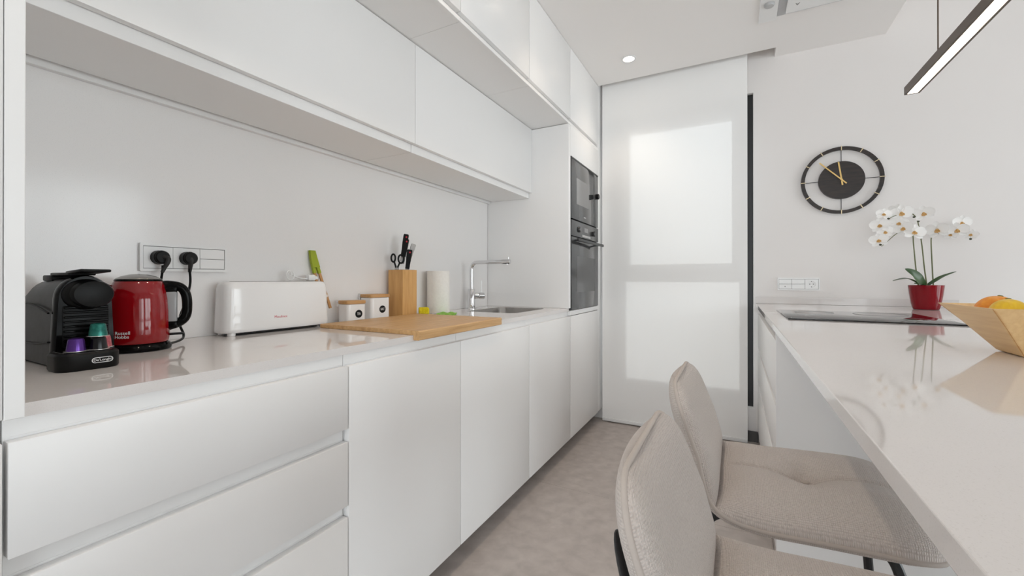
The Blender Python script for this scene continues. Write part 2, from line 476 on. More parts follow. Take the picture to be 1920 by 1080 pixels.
    # sloping finger-grip profile above each front
for z in (.852, .651, .450):
    part('grip_profile', box(-.034, -.021, YB[0] + .003, YB[1] - .003, z - .03, z + .004, .003, 2), M['lacquer_in'], u, True)
labs = ['white handleless base cupboard below the wooden chopping board, next to the drawers',
        'white handleless base cupboard below the right end of the chopping board',
        'white handleless base cupboard under the sink beside the oven column']
for k in range(3):
    c = thing('base_cupboard', labs[k], 'cabinet', (-.3, (YB[k + 1] + YB[k + 2]) / 2, 0), group='base cupboards under the worktop')
    if k == 2:
        # open top for the sink bowl
        y0, y1 = YB[3], YB[4]
        part('carcass', join(box(XB, -.0225, y0 + .0008, y1 - .0008, .082, .11), box(XB, -.0225, y0 + .0008, y0 + .017, .11, .8815), box(XB, -.0225, y1 - .017, y1 - .0008, .11, .8815),
                             box(XB, XB + .012, y0 + .017, y1 - .017, .11, .8815), box(-.04, -.0225, y0 + .017, y1 - .017, .11, .8815)), M['lacquer_in'], c, True, smooth=0)
    else:
        body(YB[k + 1], YB[k + 2], .082, .8815, c)
    front(YB[k + 1], YB[k + 2], .085, .852, 'door', c)
    part('grip_profile', box(-.034, -.021, YB[k + 1] + .003, YB[k + 2] - .003, .82, .856, .003, 2), M['lacquer_in'], c, True)

# tall column at the left edge
tcab = thing('tall_cabinet', 'tall white cabinet at the left end of the kitchen run', 'cabinet', (-.3, -.3, 0))
part('carcass', box(XB, -.0225, -.62, -.0045, .082, ZC - .003), M['lacquer_in'], tcab, True, smooth=0)
front(-.62, -.0017, .085, .852, 'door', tcab)
front(-.62, -.0017, .886, ZC - .004, 'door', tcab)
part('side_panel', box(XB, 0, -.0025, .018, .8845, ZC - .003, .001, 1), M['lacquer'], tcab, True)

# oven column
oc = thing('oven_column', 'tall white oven column between worktop and blind', 'cabinet', (-.3, 2.62, 0))
part('carcass', join(box(XB, -.0225, YB[4] + .001, YB[5], .082, .878), box(XB, -.0225, YB[4] + .001, YB[5], 1.866, 2.052), box(XB, -.57, YB[4] + .001, YB[5], .878, 1.866)), M['lacquer_in'], oc, True, smooth=0)
part('side_panel', box(-.585, 0, 2.286, 2.3205, .9035, 2.053, .001, 1), M['lacquer'], oc, True)
front(YB[4], YB[5], .085, .852, 'door', oc)
part('lower_rail', box(-.021, -.001, YB[4] + .002, YB[5] - .002, .857, .8865, .001, 1), M['lacquer'], oc, True)
part('fascia_panel', box(-.02, 0, YB[4] + G, YB[5] - G, 1.864, 2.054, .0012, 2), M['lacquer'], oc, True)
part('filler_strip', box(-.06, -.004, YB[5] + .001, YW - .004, .085, ZC + .1, .001, 1), M['lacquer'], oc, True)

# top cabinets up to the ceiling
tl = ['white handleless top cabinet against the ceiling at the left end', 'white handleless top cabinet against the ceiling, second from the left end',
      'white top cabinet by the ceiling with the warm light spot near its left edge', 'white top cabinet by the ceiling above the sink end of the niche',
      'white top cabinet by the ceiling above the oven column, next to the blind']
for k in range(5):
    c = thing('top_cabinet', tl[k], 'cabinet', (-.3, (YB[k] + YB[k + 1]) / 2, 2.055), group='top cabinets along the ceiling')
    y0, y1 = YB[k], YB[k + 1]
    if k == 0: y0 = .0185
    part('carcass', box(XB, -.0225, y0 + .0008, y1 - .0008, 2.0565, ZC - .002), M['lacquer_in'], c, True, smooth=0)
    part('grip_profile', box(-.024, -.002, y0 + .001, y1 - .001, 2.0565, 2.074, .001, 1), M['lacquer_in'], c, True)
    front(y0, y1, 2.094, ZC - .003, 'door', c)
# upper cabinets in the niche
UX = -.25
for (y0, y1, lab) in ((.0190, 1.156, 'long white wall cupboard above the coffee machine and toaster'), (1.156, 2.285, 'long white wall cupboard above the knife block and tap')):
    c = thing('wall_cupboard', lab, 'cabinet', (-.42, (y0 + y1) / 2, 1.61), group='wall cupboards above the worktop')
    part('carcass', box(-.545, UX - .0225, y0 + .0012, y1 - .0012, 1.610, 2.054, .0008, 1), M['lacquer_in'], c, True, smooth=0)
    part('door', box(UX - .02, UX, y0 + .0012, y1 - .0012, 1.643, 2.053, .0012, 2), M['lacquer'], c, True)
struct('trim_1', join(box(-.5845, -.547, .0190, 2.284, 1.640, 1.648), box(-.5845, -.566, .0190, 2.284, 1.599, 1.640, .001, 1)), M['lacquer_in'], 'pale rail under the wall cupboards')

# worktop with sink cut-out, splashback
SX0, SX1, SY0, SY1 = -.455, -.125, 1.80, 2.235
wt = single('worktop', plate(rect(-.5845, -.0105, .0190, 2.320), [rrect(SX0, SX1, SY0, SY1, .05)], .883, .903), M['quartz'], 'long glossy pale quartz worktop along the left wall', 'worktop', smooth=0)
part('end_strip', box(-.0105 - .012, -.0105, 2.321, 2.9, .883, .8835), M['quartz'], wt)
sb = single('splashback', box(XW + .001, -.585, .0190, 2.285, .9035, 1.66), M['quartz_wall'], 'pale grey quartz splashback panel above the worktop', 'splashback', smooth=0)

# ------------------------------------------------------------------ sink and tap
def bowl_loft(x0, x1, y0, y1, r, z_top, depth):
    cx, cy = (x0 + x1) / 2, (y0 + y1) / 2
    rings = []
    def ring(s, z, rr):
        return [(x, y, z) for x, y in rrect(x0 + s, x1 - s, y0 + s, y1 - s, rr)]
    rings.append(ring(-.004, z_top - .0005, r + .003)); rings.append(ring(.0, z_top + .0004, r)); rings.append(ring(.002, z_top - .004, r))
    rings.append(ring(.006, z_top - depth * .8, r)); rings.append(ring(.012, z_top - depth * .95, r * .9)); rings.append(ring(.035, z_top - depth, r * .7)); rings.append(ring(.12, z_top - depth - .002, .03))
    return loft(rings, False, True)
sk = thing('sink', 'brushed steel sink bowl set into the worktop beside the oven column', 'sink', ((SX0 + SX1) / 2, (SY0 + SY1) / 2, .903))
part('basin', bowl_loft(SX0 + .004, SX1 - .004, SY0 + .004, SY1 - .004, .048, .9025, .17), M['brushed'], sk, True)
part('drain', xf(cyl(.04, 0, .004, bev=.0015), tr((SX0 + SX1) / 2, (SY0 + SY1) / 2, .7315)), M['steel'], sk, True)

tp = thing('tap', 'chrome kitchen tap with a right-angled spout behind the sink', 'tap', (-.52, 1.985, .903))
part('base', join(lathe([(.029, 0), (.029, .006), (.026, .009), (.0235, .012), (.0235, .118), (.0215, .122), (.015, .123)])), M['steel'], tp)
sp = [(0, 0, .10), (0, 0, .20), (0, 0, .245)]
for i in range(1, 9):
    a = PI / 2 * i / 8; sp.append((.04 - .04 * math.cos(a), 0, .245 + .04 * math.sin(a)))
sp += [(.12, 0, .285), (.215, 0, .285)]
part('spout', tube(sp, .0118, 16), M['steel'], tp)
part('nozzle', join(xf(cyl(.0138, 0, .055, bev=.002), tr(.215, 0, .285) @ rot('Y', PI / 2)), xf(cyl(.007, -.016, -.004), tr(.25, 0, .285)), xf(cyl(.003, 0, .022), tr(.258, 0, .29))), M['steel'], tp)
hd = part('lever', join(xf(cyl(.0185, .0, .026, bev=.002), tr(.014, .012, .080) @ rot('Z', PI / 4) @ rot('Y', PI / 2)), xf(cyl(.0200, .028, .062, bev=.002), tr(.014, .012, .080) @ rot('Z', PI / 4) @ rot('Y', PI / 2)), xf(cyl(.012, .02, .03), tr(.014, .012, .080) @ rot('Z', PI / 4) @ rot('Y', PI / 2))), M['steel'], tp)
part('lever_pin', tube([(.046, .044, .092), (.046, .044, .172)], .0024, 8), M['steel'], hd)

# ------------------------------------------------------------------ oven and microwave in the column
mw = thing('microwave', 'built-in black glass microwave above the oven', 'microwave', (-.25, 2.62, 1.46))
OY0, OY1 = 2.330, 2.912
part('housing', box(-.4, -.012, OY0 + .004, OY1 - .004, 1.468, 1.858), M['black_plastic'], mw, True)
part('door', box(-.012, .002, OY0, 2.800, 1.472, 1.852, .0015, 2), M['oven_glass'], mw, True)
part('control_panel', box(-.012, .002, 2.802, OY1, 1.472, 1.852, .0015, 2), M['oven_glass'], mw, True)
part('inner_window', box(.002, .0026, 2.43, 2.69, 1.575, 1.745, 0), M['mw_window'], mw, True, smooth=0)
kb = part('knob', xf(cyl(.02, 0, .022, bev=.003), tr(.002, 2.865, 1.695) @ rot('Y', PI / 2)), M['black_plastic'], mw, True)
part('top_trim', box(-.012, .003, OY0, OY1, 1.853, 1.862), M['black_alu'], mw, True, smooth=0)
part('lettering', xf(box(-.022, .022, -.004, .004, 0, .0004), tr(.0022, 2.60, 1.505) @ facing_px()), M['grey_print'], mw, True, smooth=0)
ov = thing('oven', 'built-in black glass oven with a bar handle under the microwave', 'oven', (-.25, 2.62, .888))
part('housing', box(-.5, -.012, OY0 + .004, OY1 - .004, .889, 1.464), M['black_plastic'], ov, True)
part('control_panel', box(-.012, .004, OY0, OY1, 1.362, 1.462, .0015, 2), M['oven_steel'], ov, True)
part('door', box(-.012, .004, OY0, OY1, .890, 1.356, .0015, 2), M['oven_glass'], ov, True)
part('inner_window', box(.004, .0046, 2.43, 2.83, 1.0, 1.235), M['oven_steel'], ov, True, smooth=0)
hb = part('handle', box(.034, .049, OY0 + .006, OY1 - .006, 1.325, 1.343, .003, 2), M['black_alu'], ov, True)
for y in (OY0 + .06, OY1 - .06):
    part('handle_post', box(.003, .036, y - .008, y + .008, 1.328, 1.340), M['black_alu'], hb, True, smooth=0)
for y in (2.465, 2.79):
    part('knob', xf(cyl(.019, 0, .016, bev=.003), tr(.004, y, 1.412) @ rot('Y', PI / 2)), M['oven_steel'], ov, True)
part('display', box(.004, .0046, 2.585, 2.665, 1.405, 1.435), M['screen'], ov, True, smooth=0)
part('scale_strip', box(.004, .0046, 2.54, 2.72, 1.370, 1.385), M['grey_print'], ov, True, smooth=0)

# ------------------------------------------------------------------ coffee machine
cm = thing('coffee_machine', 'small black capsule coffee machine at the left end of the worktop', 'coffee machine', (-.40, .1765, .903))
def arch(hw, h, top_r, x, z0=0.0, lean=.006, n=14):
    pts = [(x, hw, z0)]
    for i in range(n + 1):
        a = PI * i / n
        pts.append((x, (hw - lean) * math.cos(a) * (1 if abs(math.cos(a)) < .98 else 1), h - top_r + top_r * math.sin(a)))
    pts.append((x, -hw, z0))
    return pts
secs = [(-.155, .040, .150, .044), (-.145, .044, .163, .046), (-.10, .046, .180, .047), (0.0, .047, .186, .047), (.07, .047, .186, .047)]
part('body', loft([arch(hw, h, r, x, .004) for x, hw, h, r in secs]), M['machine_grey'], cm)
part('front_frame', loft([arch(.0485, .189, .0485, .062), arch(.0500, .191, .0500, .070), arch(.0500, .191, .0500, .086), arch(.0475, .1885, .0485, .093)]), M['black_gloss'], cm)
part('foot', box(-.15, .08, -.044, .044, 0, .006, .002, 1), M['black_matt'], cm)
for z, dz in ((.128, -.016), (.042, .010)):
    for sgn in (-1,):
        part('side_seam', tube(smooth_pts([(-.150, sgn * .0445, z - .010), (-.08, sgn * .0475, z), (-.0, sgn * .0480, z + dz * .3), (.062, sgn * .0480, z + dz)], 5), .0022, 6), M['black_plastic'], cm)
rp = part('ribbed_panel', box(.088, .095, -.037, .037, .040, .128, .004, 2), M['black_plastic'], cm)
for k in range(8):
    z = .052 + k * .0098
    part('rib', box(.093, .099, -.0355, .0355, z, z + .005, .0018, 1), M['black_gloss'], rp)
part('head', join(ellipsoid(.030, .0385, .033, (.090, 0, .150)), xf(lathe([(.03, 0), (.034, .004), (.034, .02), (.031, .026), (.02, .0285), (.0, .029)], 36), tr(.096, .004, .151) @ Matrix.Diagonal((1, 1.0, .86, 1)) @ rot('Y', PI / 2))), M['black_plastic'], cm)
part('lever', join(xf(box(-.06, .045, -.022, .022, 0, .006, .0025, 2), tr(.03, 0, .1905) @ rot('Y', .0)), xf(box(0, .075, -.025, .025, 0, .006, .0025, 2), tr(.068, 0, .1935) @ rot('Y', -.05)), box(-.075, -.02, -.022, .022, .178, .1915, .003, 2)), M['black_plastic'], cm)
tray_pts = rrect(.085, .168, -.062, .036, .026, 7)
dt = part('drip_tray', join(loft([[(x, y, 0) for x, y in rrect(.087, .166, -.060, .034, .025, 7)], [(x, y, .004) for x, y in tray_pts], [(x, y, .031) for x, y in tray_pts], [(x, y, .035) for x, y in rrect(.088, .165, -.059, .033, .024, 7)]])), M['black_plastic'], cm)
part('tray_grid', box(.095, .15, -.050, .025, .0345, .036, .0008, 1), M['black_gloss'], dt)
# oval badge with lettering
bd = part('badge', xf(plate([(p[0], p[1]) for p in rrect(-.0165, .0165, -.0055, .0055, .0054, 6)], [rrect(-.0153, .0153, -.0044, .0044, .0043, 6)], 0, .0008), tr(.1682, .002, .018) @ facing_px()), M['white_print'], cm)
part('lettering', xf(text_bm("De'Longhi", .0068, .0003), tr(.1684, .002, .018) @ facing_px()), M['white_print'], bd, smooth=0)
part('power_cord', tube(smooth_pts([(-.15, .03, .03), (-.17, .10, .02), (-.175, .17, .02), (-.168, .225, .05), (-.165, .235, .15), (-.156, .238, .20), (-.1494, .2365, .222)], 8), .0032, 8), M['black_plastic'], cm)

def capsule(name, m, label, x, y, z, rx=0.0):
    c = thing(name, label, 'coffee capsule', (x, y, z), group='coffee capsules on the drip tray')
    part('cup', lathe([(.0150, .0012), (.0148, .003), (.0125, .022), (.0112, .0255), (.006, .027), (.004, .0262)], 28), m, c)
    part('rim', lathe([(.0165, 0), (.0182, .0004), (.0182, .0014), (.0165, .0018)], 28), M['foil_rim'], c)
    return c
capsule('coffee_capsule', M['cap_purple'], 'purple coffee capsule standing on the drip tray, left of the black one', -.266, .149, .9392)
capsule('coffee_capsule', M['cap_black'], 'black coffee capsule on the drip tray under the green one', -.264, .182, .9392)
capsule('coffee_capsule', M['cap_green'], 'green coffee capsule stacked on top of the black capsule', -.264, .182, .9665)
capsule('coffee_capsule', M['cap_pink'], 'pink coffee capsule on the drip tray beside the kettle', -.292, .1985, .9392)

# ------------------------------------------------------------------ kettle
HA = math.radians(67)
kt = thing('kettle', 'glossy red electric kettle with black handle next to the coffee machine', 'kettle', (-.450, .320, .903))
part('base', lathe([(.055, 0), (.0665, .002), (.068, .008), (.064, .016), (.058, .02)]), M['black_gloss'], kt)
kprof = [(.056, .0195), (.0605, .021), (.0625, .03), (.0635, .06), (.063, .10), (.0610, .13), (.0575, .152), (.0530, .167), (.0485, .176), (.0455, .179)]
part('body', lathe(kprof, 56), M['red_enamel'], kt, smooth=50)
part('lid', lathe([(.0462, .1785), (.0462, .182), (.0450, .184), (.034, .190), (.018, .1945), (.001, .196)], 48), M['brushed'], kt, smooth=50)
part('lid_seal', lathe([(.0475, .1755), (.0482, .179), (.0468, .182), (.045, .183)], 48), M['black_gloss'], kt)
hpts = [(.044, 0, .166), (.062, 0, .167), (.084, 0, .161), (.096, 0, .143), (.0995, 0, .112), (.096, 0, .082), (.082, 0, .066), (.058, 0, .057)]
def oval_tube(pts, ry, rx, n=14):
    P = smooth_pts(pts, 6); rings = []
    for i, p in enumerate(P):
        a = P[max(0, i - 1)]; b = P[min(len(P) - 1, i + 1)]; d = (b - a).normalized()
        yv = Vector((0, 1, 0)); s = d.cross(yv).normalized()
        rings.append([p + yv * math.cos(2 * PI * j / n) * ry + s * math.sin(2 * PI * j / n) * rx for j in range(n)])
    return loft(rings)
part('handle', xf(oval_tube(hpts, .0135, .0118), rot('Z', HA)), M['black_gloss'], kt, smooth=60)
part('water_gauge', xf(box(.054, .0790, -.010, .010, .068, .150, .004, 2), rot('Z', HA - .16) @ tr(0, 0, 0) @ rot('Y', .0)), M['clear'], kt)
part('gauge_cap', xf(box(.046, .0790, -.012, .012, .146, .164, .004, 2), rot('Z', HA - .12)), M['black_gloss'], kt)
part('gauge_foot', xf(box(.056, .0800, -.012, .012, .052, .072, .004, 2), rot('Z', HA - .14)), M['black_gloss'], kt)
part('switch', xf(box(.058, .092, -.008, .008, .033, .0385, .002, 2), rot('Z', HA)), M['black_plastic'], kt)
part('spout', xf(loft([[(.052, -.018, .168), (.052, .018, .168), (.058, .014, .135), (.058, -.014, .135)], [(.066, -.006, .176), (.066, .006, .176), (.064, .004, .150), (.064, -.004, .150)]]), rot('Z', HA + PI)), M['red_enamel'], kt)
def wrap(bm, R, a0, z0, e=.0006):
    for v in bm.verts:
        a = a0 + v.co.x / R; rr = R + e + v.co.z
        v.co = Vector((rr * math.cos(a), rr * math.sin(a), z0 + v.co.y))
    return bm
KA = math.radians(-49)
part('lettering', join(wrap(text_bm('Russell', .0115, .0002), .0633, KA, .050), wrap(text_bm('Hobbs', .0115, .0002, ), .0633, KA - .02, .0405)), M['white_print'], kt, smooth=0)
part('power_cord', tube(smooth_pts([(.055, .03, .012), (-.02, .10, .010), (-.065, .13, .02), (-.085, .128, .06), (-.095, .150, .12), (-.10, .163, .17), (-.104, .163, .214)], 8), .0033, 8), M['black_plastic'], kt)

# ------------------------------------------------------------------ wall sockets
def socket_plate_left():
    s = thing('socket_panel', 'white triple socket and switch panel on the splashback above the kettle', 'socket', (-.585, .486, 1.149))
    y0, y1, z0, z1 = -.116, .116, -.0405, .0405
    part('frame', stand_x(plate(rrect(y0, y1, z0, z1, .003, 3), [rect(y0 + .0072, y1 - .0072, z0 + .0080, z1 - .0080)], 0, 1), .0005, .010), M['white_plastic'], s)
    part('backing', box(.0005, .0011, y0 + .006, y1 - .006, z0 + .006, z1 - .006), M['dark_print'], s, smooth=0)
    for k, (a, b) in enumerate(((-.1075, -.0365), (-.0355, .0355))):
        c = (a + b) / 2
        q = part('socket_insert', stand_x(plate(rect(a, b, -.031, .031), [circ(.0205, 32, c, 0)], 0, 1), .001, .0085), M['white_plastic'], s)
        part('socket_well', xf(cyl(.0204, 0, .001), tr(.0013, c, 0) @ rot('Y', PI / 2)), M['white_plastic'], q)
    for z0, z1 in ((-.031, -.0006), (.0006, .031)):
        part('rocker', box(.001, .0090, .0365, .1075, z0, z1, .0008, 1), M['white_plastic'], s)
    return s
socket_plate_left()
def plug(label, y, z, down, loc):
    p = thing('power_plug', label, 'plug', loc)
    part('plug_body', join(xf(cyl(.0198, 0, .030, bev=.003), rot('Y', PI / 2)), xf(cyl(.0185, .028, .036, bev=.003), rot('Y', PI / 2))), M['black_plastic'], p)
    part('strain_relief', tube(down, lambda t: .0085 - .004 * t, 10), M['black_matt'], p)
    return p
plug('black plug in the first socket of the panel, above the kettle', 0, 0, smooth_pts([(.028, 0, 0), (.038, .010, -.004), (.040, .008, -.016), (.036, .003, -.030), (.034, -.002, -.044)], 5), (-.5838, .414, 1.149))
plug('black plug in the middle socket of the panel, cord hanging straight down', 0, 0, smooth_pts([(.026, 0, .004), (.032, 0, -.008), (.028, 0, -.026), (.024, 0, -.042)], 5), (-.5838, .486, 1.149))

sr = thing('switch_panel', 'white switch and socket panel on the far wall over the island', 'socket', (1.271, YW, 1.054))
x0, x1, z0, z1 = -.113, .113, -.0405, .0405
def stand_yn(bm, a, b): return stand_y(bm, -b, -a)
part('frame', stand_yn(plate(rrect(x0, x1, z0, z1, .003, 3), [rect(x0 + .0072, x1 - .0072, z0 + .0080, z1 - .0080)], 0, 1), .0005, .009), M['white_plastic'], sr)
part('backing', box(x0 + .006, x1 - .006, -.0011, -.0005, z0 + .006, z1 - .006), M['dark_print'], sr, smooth=0)
for a, b in ((-.1045, -.036), (-.0345, .0345)):
    for za, zb in ((-.031, -.0006), (.0006, .031)):
        part('rocker', box(a, b, -.0082, -.001, za, zb, .0008, 1), M['white_plastic'], sr)
part('indicator', xf(cyl(.003, 0, .001), tr(-.072, -.0083, -.016) @ rot('X', PI / 2)), M['dark_print'], sr)
q = part('socket_insert', stand_yn(plate(rect(.036, .1045, -.031, .031), [circ(.0205, 32, .070, 0)], 0, 1), .001, .0082), M['white_plastic'], sr)
part('socket_well', xf(cyl(.0204, 0, .001), tr(.070, -.0013, 0) @ rot('X', PI / 2)), M['white_plastic'], q)
for dx, dz in ((-.0095, 0), (.0095, 0), (0, .0175), (0, -.0175)):
    part('socket_hole', xf(cyl(.0028, 0, .0012, 12), tr(.070 + dx, -.0022, dz) @ rot('X', PI / 2)), M['dark_print'], q)

# ------------------------------------------------------------------ toaster
to = thing('toaster', 'long white one-slot toaster against the splashback', 'toaster', (-.533, .745, .903), rz=math.radians(-1.5))
def rr3(hx, hy, r, z, n=6): return [(x, y, z) for x, y in rrect(-hx, hx, -hy, hy, r, n)]
part('body', loft([rr3(.041, .190, .030, .010), rr3(.0435, .1925, .030, .014), rr3(.0435, .1925, .030, .022), rr3(.0425, .1905, .030, .08), rr3(.041, .188, .030, .150), rr3(.039, .185, .028, .163), rr3(.034, .179, .025, .1715), rr3(.027, .170, .02, .174)], True, True), M['gloss_white'], to, smooth=50)
part('slot', box(-.014, .014, -.150, .150, .1742, .1755, .0005, 1), M['brushed'], to)
for sx in (-1, 1):
    for sy in (-1, 1):
        part('foot', xf(lathe([(.010, 0), (.012, .002), (.012, .012)], 14), tr(sx * .028, sy * .165, 0)), M['gloss_white'], to)
part('base_tray', box(-.030, .030, -.17, .17, .005, .011), M['black_matt'], to, smooth=0)
part('lettering', xf(text_bm('Moulinex', .0125, .0002), tr(.0430, -.010, .052) @ facing_px()), M['red_print'], to, smooth=0)
part('lever', box(-.012, .012, .186, .202, .11, .122, .003, 2), M['gloss_white'], to)
cc = thing('coiled_cable', 'coiled white cable with a white plug lying on the toaster', 'cable', (-.545, .832, 1.0792))
lp = []
for i in range(40):
    a = 2 * PI * i / 16
    lp.append((.006 * math.sin(a * .37) - .002, -.035 + .013 * math.cos(a) + .0006 * i, .0195 + .017 * math.sin(a)))
part('cable_loop', tube(lp, .0022, 7), M['white_plastic'], cc)
part('cable_tail', tube(smooth_pts([lp[-1], (.0, .005, .012), (.002, .03, .008), (.0, .05, .008)], 6), .0025, 7), M['white_plastic'], cc)
part('plug_body', join(box(-.014, .012, .042, .075, .0005, .024, .006, 2), box(-.008, .008, .072, .088, .005, .018, .004, 2)), M['white_plastic'], cc)

# green headed wooden tongs leaning on the splashback behind the toaster
tg = thing('tongs', 'wooden tongs with a lime green end leaning behind the toaster', 'tongs', (-.555, .945, .9045))
def bar(p, q, w, t):
    p, q = Vector(p), Vector(q); d = (q - p).normalized(); yv = Vector((0, 1, 0)); s = d.cross(yv).normalized(); yv = s.cross(d)
    return loft([[c + yv * a * w + s * b * t for a, b in ((-1, -1), (1, -1), (1, 1), (-1, 1))] for c in (p, q)])
part('arm', bar((.000, .020, .0), (-.017, -.028, .255), .0050, .003), M['tong_wood'], tg)
part('arm', bar((-.003, .047, .062), (-.017, -.010, .250), .0050, .003), M['tong_wood'], tg)
part('grip', loft([[(-.012 + a, -.015 + b * .0165, .228) for a, b in ((-.006, -1), (.006, -1), (.006, 1), (-.006, 1))], [(-.017 + a, -.0215 + b * .0145, .265) for a, b in ((-.006, -1), (.006, -1), (.006, 1), (-.006, 1))],
                   [(-.019 + a, -.0265 + b * .0115, .295) for a, b in ((-.006, -1), (.006, -1), (.006, 1), (-.006, 1))]]), M['lime'], tg)
part('grip_sleeve', bar((-.0135, -.0185, .205), (-.016, -.0235, .232), .0062, .0045), M['lime'], tg)
part('grip_sleeve', bar((-.0135, .0035, .205), (-.016, -.005, .232), .0062, .0045), M['lime'], tg)

# ------------------------------------------------------------------ spice tins
def tin(label, x, y, hx, hy, h, txt, rz):
    t = thing('storage_tin', label, 'tin', (x, y, .9032), rz, 'white tins with wooden lids')
    def r(s, z, rr=.014): return [(a, b, z) for a, b in rrect(-hx + s, hx - s, -hy + s, hy - s, rr, 5)]
    part('tin_body', loft([r(.003, 0), r(0, .003), r(0, h - .001), r(.0012, h)]), M['gloss_white'], t)
    l = part('lid', loft([r(.001, h + .0005), r(-.002, h + .002), r(-.002, h + .013), r(0, h + .015)]), M['bamboo_lid'], t)
    part('hinge_plate', box(-hx - .002, -hx + .010, -hy - .0035, -hy - .002, h - .010, h + .018, .0006, 1), M['white_metal'], t)
    part('hinge_pin', xf(cyl(.002, 0, .002, 12), tr(-hx + .004, -hy - .0034, h + .006) @ rot('X', PI / 2)), M['steel'], t)
    lb = part('round_label', xf(plate(circ(.0165, 32), [], 0, .0005), tr(hx + .0001, .008, h * .48) @ facing_px()), M['black_plastic'], t)
    part('lettering', xf(text_bm(txt, .013, .0002), tr(hx + .0006, .008, h * .48) @ facing_px() @ Matrix.Diagonal((.7, 1.2, 1, 1))), M['white_print'], lb, smooth=0)
    return t
tin('smaller white tin with a wooden lid and round black label beside the toaster', -.516, 1.066, .037, .044, .078, 'TEA', math.radians(-9))
tin('taller white tin with a wooden lid and round black label beside the knife block', -.530, 1.208, .044, .050, .100, 'SALT', math.radians(-9))

# ------------------------------------------------------------------ chopping board
cb = thing('chopping_board', 'bamboo chopping board with a lip hooked over the worktop edge', 'chopping board', (-.2, 1.13, .903))
bx0, bx1, by0, by1 = -.462, .014, .868, 1.412
prof = [(bx0, .9034), (bx0, .915), (bx0 + .003, .918), (bx1 - .004, .918), (bx1, .914), (bx1, .890), (bx1 - .002, .888), (-.0095, .888), (-.0095, .9034)]
def prism_y(pts, y0, y1, bev=0.0):
    return loft([[(x, y0, z) for x, z in pts], [(x, y1, z) for x, z in pts]])
ns = 9   # glued strips run along the worktop, the front one thickens into a lip
xs = [bx0 + (bx1 - .034 - bx0) * k / ns for k in range(ns + 1)]
for k in range(ns):
    part('strip', box(xs[k] + .00015, xs[k + 1] - .00015, by0, by1, .9034, .918 + (k % 2) * .0001, .0008 if k else .002, 1), M['bamboo_x'], cb, True, smooth=0)
part('lip', prism_y([(bx1 - .0338, .9034), (bx1 - .0338, .918), (bx1 - .004, .918), (bx1, .9145), (bx1, .9065), (bx1 - .0008, .906), (bx1 - .0008, .9052), (bx1, .9047), (bx1, .890), (bx1 - .003, .887), (-.0095, .887), (-.0095, .9034)], by0, by1), M['bamboo_x'], cb, True, smooth=0)

# ------------------------------------------------------------------ knife block, knives, scissors
KX, KY = -.515, 1.372
KR = math.radians(-50)
kbk = thing('knife_block', 'square bamboo knife block beside the paper roll', 'knife block', (KX, KY, .9032), math.radians(-3))
part('block', plate(rect(-.047, .047, -.047, .047), [], 0, .227), M['bamboo_z'], kbk, smooth=0)
part('bristle_insert', box(-.04, .04, -.04, .04, .2268, .2278), M['black_matt'], kbk, smooth=0)
KZ = math.radians(42)          # the broad side of the handles faces along the block's diagonal
def knife(label, dx, dy, tilt, tz, L, w=.0125, m='black_plastic', dot=True):
    k = thing('kitchen_knife', label, 'knife', (KX + dx, KY + dy, 1.131), KZ, 'knives in the block')
    T = rot('Y', tilt)
    def rg(a, z): return [(x * w * a, y * .0085 * a, z) for x, y in ((-.7, -1), (.7, -1), (1, -.6), (1, .6), (.7, 1), (-.7, 1), (-1, .6), (-1, -.6))]
    part('handle', xf(loft([rg(.80, .004), rg(.85, .3 * L), rg(1, .6 * L), rg(1.02, L * .95), rg(.8, L)]), T @ tr(0, 0, tz)), M[m], k)
    part('blade', xf(box(-.009, .009, -.0008, .0008, -min(.03, tz + .0), .006), T @ tr(0, 0, tz)) if tz > .01 else box(-.009, .009, -.0008, .0008, -.002, .004), M['brushed'], k, smooth=0)
    if dot: part('end_dot', xf(cyl(.004, 0, .0015, 12), T @ tr(w * .2, -.0087, tz + L * .86) @ rot('X', PI / 2)), M['red_print'], k)
    return k
knife('black-handled knife standing tallest in the block', -.018, .004, .16, .072, .105)
knife('second tallest black-handled knife, right beside the tallest', -.004, -.006, .17, .060, .092)
knife('short black-handled knife with the grey end in the block', .008, .012, .30, .072, .060, .012, 'grey_print', False)
knife('low black-handled knife at the right rim of the block', .028, .000, .13, .0, .098)
scs = thing('scissors', 'black-handled kitchen scissors in the knife block', 'scissors', (KX - .012, KY - .028, 1.131), math.radians(-47))
def ring_pts(cy, cz, ry, rz, n=20): return [(0, cy + ry * math.cos(2 * PI * i / n), cz + rz * math.sin(2 * PI * i / n)) for i in range(n)]
part('finger_loop', tube(ring_pts(-.016, .056, .0095, .0185), .0042, 8, True), M['black_plastic'], scs)
part('finger_loop', tube(ring_pts(.020, .052, .0125, .020), .0044, 8, True), M['black_plastic'], scs)
part('shank', join(tube([(0, -.012, .039), (0, -.003, .010)], .004, 8), tube([(0, .014, .034), (0, .004, .010)], .004, 8)), M['black_plastic'], scs)
part('blades', join(box(-.002, 0, -.010, .004, -.002, .020), box(0.0002, .002, -.004, .010, -.002, .020)), M['brushed'], scs, smooth=0)

